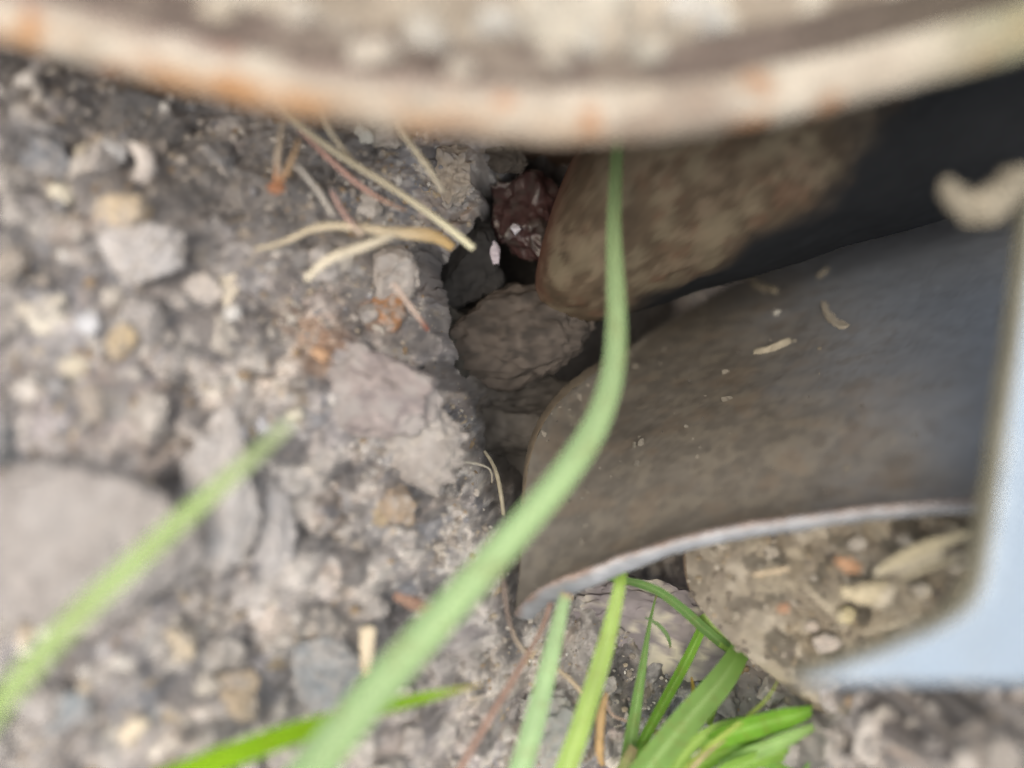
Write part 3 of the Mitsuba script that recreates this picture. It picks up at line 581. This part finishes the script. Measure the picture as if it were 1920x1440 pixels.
# debris on the flange
stem('dead_leaf', 'long pale straw leaf lying across the flange by the plate', 'leaf', [(1650, 1068, .022), (1710, 1038, .0225), (1780, 1012, .0235), (1815, 1000, .024)], [5, 13, 13, 6], (.52, .46, .31), None, 30, flat=.35, rough=.5)
stem('dead_leaf', 'pale leaf strip just below the long straw leaf', 'leaf', [(1640, 1076, .021), (1700, 1058, .0215), (1765, 1035, .0225)], [6, 11, 8], (.56, .50, .37), None, 31, flat=.35, rough=.5)
stem('dead_leaf', 'cream crumpled leaf in the middle of the flange', 'leaf', [(1578, 1108, .0165), (1618, 1112, .0180), (1665, 1100, .0185)], [10, 22, 14], (.56, .485, .33), None, 32, flat=.45, rough=.9)
stem('dead_leaf', 'folded cream leaf below the crumpled one', 'leaf', [(1640, 1140, .0175), (1662, 1118, .019), (1675, 1098, .019)], [6, 14, 8], (.54, .48, .37), None, 33, flat=.6, rough=.6)
stem('dead_leaf', 'orange brown leaf scrap on the flange', 'leaf', [(1568, 1050, .0175), (1590, 1060, .0185), (1612, 1066, .018)], [8, 16, 8], (.40, .23, .13), None, 34, flat=.5, rough=.9)
stem('dead_leaf', 'small red brown fleck on the flange', 'leaf', [(1460, 1140, .010), (1478, 1142, .010)], [9, 10], (.32, .19, .12), None, 35, flat=.6, rough=.8)
stem('dead_leaf', 'short tan twig under the scoop edge on the flange', 'twig', [(1412, 1078, .0085), (1445, 1072, .009), (1480, 1066, .0095)], [4, 6, 6], (.44, .36, .25), None, 36)
for k, (u, v, ru, rv, rot, col, lab) in enumerate([(1722, 1105, 22, 17, 10, (.46, .41, .31), 'tan crumb right of the cream crumpled leaf'), (1584, 1152, 18, 16, 0, (.50, .44, .26), 'yellowish crumb below the cream crumpled leaf'),
        (1608, 1018, 20, 14, 20, (.47, .43, .37), 'pale crumb tucked under the scoop edge'), (1518, 1170, 16, 13, 0, (.40, .34, .28), 'brown crumb low on the flange'), (1545, 1205, 30, 16, 12, (.44, .39, .34), 'flat grey brown crumb at the foot of the flange'),
        (1700, 1180, 34, 16, 20, (.38, .34, .28), 'long brown crumb beside the lower plate edge')]):
    S('crumb', lab, 'crumb', u, v, ru, rv, rot, col, 600 + k, .8, 0, 3, p=at(u, v, FZ(u) + .005))
for k, (pts, rr, col, lab) in enumerate([([(1690, 1085, .021), (1745, 1062, .022), (1800, 1048, .022)], [3, 6, 4], (.50, .44, .30), 'thin pale straw below the two leaf strips on the flange'),
        ([(1505, 1095, .013), (1540, 1128, .0145), (1566, 1150, .015)], [3, 5, 4], (.42, .37, .28), 'thin grey tan stalk slanting left of the cream crumpled leaf'), ([(1620, 1185, .0165), (1672, 1172, .0175), (1725, 1150, .018)], [4, 6, 4], (.40, .35, .26), 'dull tan straw low on the flange by the plate edge')]):
    stem('dry_straw', lab, 'straw', pts, rr, col, None, 40 + k, flat=.6, rough=.5)
rng = np.random.default_rng(92)
crust_v = np.c_[pp, zt]
pick = rng.choice(len(crust_v), 420)
rad = np.minimum(.0012, .00018 + rng.exponential(.00026, 420)); b = ICO[1]
cv = (b.vertices[None] * (1 + .8 * (rng.random((420, len(b.vertices), 1)) - .5)) * rng.uniform(.6, 1.5, (420, 1, 3)) * rad[:, None, None] + (crust_v[pick] + [0, 0, .0002])[:, None]).reshape(-1, 3)
cc = np.array([(.30, .27, .22), (.22, .19, .155), (.40, .365, .31), (.15, .13, .11), (.33, .27, .19)])[rng.integers(0, 5, 420)]
put('crumbs', (cv, (b.faces[None] + (np.arange(420) * len(b.vertices))[:, None, None]).reshape(-1, 3)), 'soil_mat', flange, smooth=False, color=np.repeat(cc, len(b.vertices), 0), kind='stuff')
# dust lumps stuck to the scoop
def on_scoop(u, v):
    d = np.linalg.norm((top.reshape(-1, 3)[:, :2] / (CAM_H - top.reshape(-1, 3)[:, 2:]) - at(u, v, 0)[:2] / CAM_H), axis=1)
    return top.reshape(-1, 3)[d.argmin()]
for k, (pts, r, col, lab) in enumerate([([(1405, 512), (1418, 535), (1455, 545)], [8, 12, 9], (.36, .325, .25), 'tan scrap of root caught where scoop meets pipe'),
        ([(1535, 520), (1552, 508)], [8, 9], (.33, .30, .24), 'small tan scrap at the top of the scoop'), ([(1415, 662), (1450, 655), (1480, 640)], [7, 12, 8], (.33, .30, .235), 'pale smear of dried mud low on the upper scoop'),
        ([(1545, 570), (1560, 600), (1585, 615)], [9, 12, 9], (.31, .285, .24), 'pale smear of dried mud right of the other smear'), ([(1450, 583), (1456, 587)], [7, 8], (.55, .54, .50), 'white grain stuck to the scoop')]):
    P = [on_scoop(*q) for q in pts]
    (v, f), s = tube([p + [0, 0, .0003] for p in P], np.array(r) * px(-.015), 16, 10, .35, 1.2, 700 + k)
    put('mud_scrap', (v, f), 'stone_mat', color=mottle(v, col, k, 600, .4), label=lab, cat='mud')

rng = np.random.default_rng(91)
flat_top, flat_n = top.reshape(-1, 3), n.reshape(-1, 3)
wt = np.clip(.085 - flat_top[:, 0], 0, 1) * (fbm(flat_top, 90, 3, 170) > .47)
pick = rng.choice(len(flat_top), 150, p=wt / wt.sum())
rad = np.minimum(.0011, .00018 + rng.exponential(.00015, 150))
b = ICO[1]
v = (b.vertices[None] * (1 + .7 * (rng.random((150, len(b.vertices), 1)) - .5)) * rng.uniform(.5, 1.6, (150, 1, 3)) * rad[:, None, None] * [1, 1, .45] + (flat_top + flat_n * .0001)[pick][:, None]).reshape(-1, 3)
cc = np.array([(.18, .165, .14), (.16, .145, .12), (.22, .20, .17), (.10, .09, .08)])[rng.integers(0, 4, 150)]
put('mud_specks', (v, (b.faces[None] + (np.arange(150) * len(b.vertices))[:, None, None]).reshape(-1, 3)), 'soil_mat', scoop, smooth=False, color=np.repeat(cc, len(b.vertices), 0), kind='stuff')
# ------------------------------------------------------------------ grass
tuft_key = 'grass_tuft'
def leaf(name, label, pts, w_px, col, tip=None, roll=0, fold=.25, parent=None, seed=0, cat='grass blade', rib=.6, tip_at=.85, n=70, group=None):
    P = np.array([at(*q) for q in pts]); q = px(P[:, 2].mean())
    (v, f), s, x = blade(P, np.asarray(w_px) * q * (.88 if parent == tuft_key else 1), roll, fold, n, 13)
    q3 = np.stack([s * 60, x * 1.5, s * 0 + seed], 1)
    stripe = fbm(np.stack([s * 3, x * 9, s * 0 + seed], 1), 1, 3, seed + 7)
    if parent == tuft_key: col = np.asarray(col) * .92 + [.025, .02, .03]
    c = np.asarray(col) * (.92 + .22 * stripe * .6 + .25 * (fbm(np.stack([s * 8, x * 2, s * 0 + seed], 1), 1, 3, seed) - .5))[:, None]
    c = mixc(c, np.asarray(col) * 1.2 + [.16, .13, .12], rib * np.exp(-((x - .06) / .15) ** 2))  # pale midrib with a highlight streak painted along it
    c = mixc(c, np.asarray(col) * .6 + [.10, .06, .02], .45 * sst(.60, .72, fbm(q3, 1, 3, seed + 11)))
    c = c * (1 + .5 * (fbm(np.stack([s * 5, x * .6, s * 0 + seed], 1), 1, 3, seed + 13) - .5))[:, None]
    if tip is not None: c = mixc(c, tip, sst(tip_at, 1, s + .05 * (fbm(np.stack([x * 3, s * 20, s * 0 + seed], 1), 1, 2, seed + 1) - .5)))
    return put(name, (v, f), 'leaf_mat', parent, color=np.clip(c, .01, .9), label=label, cat=None if parent else cat)
def lone(label, *a_, **k_):
    leaf('blade', None, *a_, parent=thing('grass_plant', label, 'grass'), **k_)
VIVID, DEEP, YEL = (.29, .50, .09), (.17, .34, .08), (.36, .52, .15)
lone('long pale green blade arching from the bottom up across the hole', [(540, 1500, .040), (640, 1370, .038), (745, 1245, .036), (850, 1130, .034), (960, 1005, .031), (1060, 885, .028), (1120, 790, .025), (1152, 680, .021), (1156, 560, .016), (1152, 440, .010), (1155, 340, .006), (1160, 230, .004), (1164, 150, .003)],
     [68.6, 66.0, 63.4, 60.7, 55.4, 52.8, 50.2, 43.6, 39.6, 34.3, 30.4, 27.7, 26.4, 23.8], (.35, .51, .26), (.10, .15, .06), [0, 0, 0, 0, 10, 15, 20, 10], .5, seed=1, n=120, tip_at=.62)  # dull dark tip colour carries the shade under the rusty rim
lone('blurred pale green blade slanting in from the left edge', [(-60, 1400, .058), (40, 1270, .056), (150, 1150, .054), (290, 1020, .051), (420, 905, .047), (545, 792, .042)], [42.2, 40.9, 39.6, 37.0, 31.7, 25.1], (.36, .50, .20), (.36, .44, .25), [0, 10], .2, seed=2, tip_at=.7)
lone('vivid dark green blade along the bottom edge', [(280, 1480, .036), (420, 1420, .034), (560, 1370, .031), (700, 1330, .027), (800, 1306, .024), (905, 1282, .019)], [51.8, 47.5, 41.8, 31.7, 20.2, 4.3], (.22, .42, .015), (.34, .24, .05), [0, 0], .35, seed=3, rib=.2, tip_at=.82)
lone('pale bluish green blade with a blunt cut reddish end', [(955, 1500, .018), (1000, 1360, .015), (1030, 1240, .012), (1061, 1112, .009)], [43.7, 40.6, 32.8, 21.1], (.36, .54, .28), (.48, .30, .20), [0, 0], .3, seed=4, tip_at=.965)
lone('upright yellow green blade ending under the scoop edge', [(1040, 1500, .014), (1092, 1350, .012), (1135, 1210, .009), (1166, 1072, .005)], [43.7, 37.4, 32.8, 20.3], YEL, (.22, .36, .06), [0, 0], .3, seed=5, tip_at=.9)
tuft = thing('grass_tuft', 'bright green grass tuft spreading from the bottom below the flange', 'grass tuft')
L = lambda *a_, **k_: leaf('blade', None, *a_, parent=tuft, **k_)
L([(1168, 1470, .000), (1185, 1370, -.002), (1203, 1260, -.005), (1222, 1150, -.010), (1232, 1112, -.012)], [30, 28, 20, 10, 3], DEEP, (.30, .16, .10), seed=6, tip_at=.95)
L([(1165, 1470, -.001), (1210, 1380, -.003), (1262, 1285, -.006), (1310, 1190, -.010), (1322, 1160, -.011)], [18, 22, 24, 24, 20], (.15, .36, .02), None, seed=7)
L([(1138, 1084, -.008), (1180, 1090, -.006), (1225, 1104, -.005), (1275, 1138, -.006), (1320, 1178, -.0085), (1400, 1240, -.012)], [10, 18, 20, 22, 22, 14], (.13, .28, .06), None, seed=8)
L([(1320, 1150, -.010), (1345, 1185, -.010), (1372, 1208, -.011), (1400, 1225, -.012)], [24, 46, 36, 20], VIVID, None, seed=9)
L([(1170, 1500, .006), (1230, 1420, .005), (1300, 1335, .002), (1355, 1270, -.002), (1388, 1215, -.007)], [60, 66, 66, 62, 50], (.20, .37, .08), (.17, .32, .07), [0, 0], .2, seed=10, tip_at=.7)
L([(1310, 1400, .002), (1370, 1375, .004), (1430, 1357, .005), (1485, 1343, .005), (1522, 1332, .004)], [24, 52, 60, 56, 26], (.17, .42, .02), None, [-15, -15], .2, seed=11)
L([(1350, 1432, .003), (1410, 1412, .005), (1470, 1387, .006), (1525, 1362, .005)], [18, 34, 34, 16], (.27, .47, .13), None, seed=12)
L([(1265, 1470, .006), (1330, 1400, .006), (1400, 1345, .005), (1445, 1300, .002), (1462, 1262, -.001)], [14, 13, 11, 8, 2], (.34, .46, .08), (.30, .30, .12), seed=13, tip_at=.9)
L([(1330, 1405, .001), (1400, 1415, .003), (1480, 1430, .003), (1560, 1450, .000)], [30, 44, 44, 26], (.17, .37, .05), None, [10, 10], .2, seed=14)
L([(1286, 1400, -.002), (1292, 1350, -.004), (1300, 1300, -.007), (1296, 1270, -.008)], [18, 20, 14, 4], (.24, .40, .05), (.45, .30, .08), seed=15, tip_at=.5)
L([(1240, 1500, .003), (1300, 1440, .003), (1390, 1400, .002), (1450, 1390, .000)], [40, 46, 30, 10], (.19, .40, .03), None, seed=16)
L([(1300, 1500, .006), (1380, 1440, .006), (1450, 1415, .004), (1505, 1418, .001)], [36, 40, 34, 12], (.24, .46, .06), None, [8, 0], .25, seed=21)
L([(1255, 1500, .004), (1272, 1430, .004), (1330, 1372, .003), (1392, 1345, .001)], [30, 30, 24, 6], (.30, .50, .09), None, seed=22)
L([(1150, 1500, .003), (1172, 1440, .003), (1188, 1400, .001)], [44, 38, 20], (.36, .42, .16), (.40, .33, .20), seed=23, tip_at=.6)
L([(1282, 1470, .007), (1315, 1422, .007), (1362, 1388, .005)], [9, 9, 3], (.52, .42, .24), (.45, .33, .20), seed=24)
L([(1210, 1158, -.008), (1232, 1170, -.0075), (1250, 1190, -.008), (1256, 1215, -.010)], [3, 9, 8, 4], (.12, .24, .07), (.2, .18, .10), seed=17)
L([(1330, 1360, -.004), (1345, 1310, -.006), (1352, 1280, -.007), (1345, 1262, -.008)], [12, 14, 9, 3], (.22, .38, .04), (.36, .18, .06), seed=18, tip_at=.6)
L([(1500, 1480, .006), (1530, 1435, .006), (1548, 1405, .004)], [40, 40, 8], (.20, .38, .10), None, seed=19)
L([(1180, 1500, .001), (1195, 1430, .001), (1240, 1380, .000)], [40, 36, 8], (.16, .36, .03), None, seed=20)
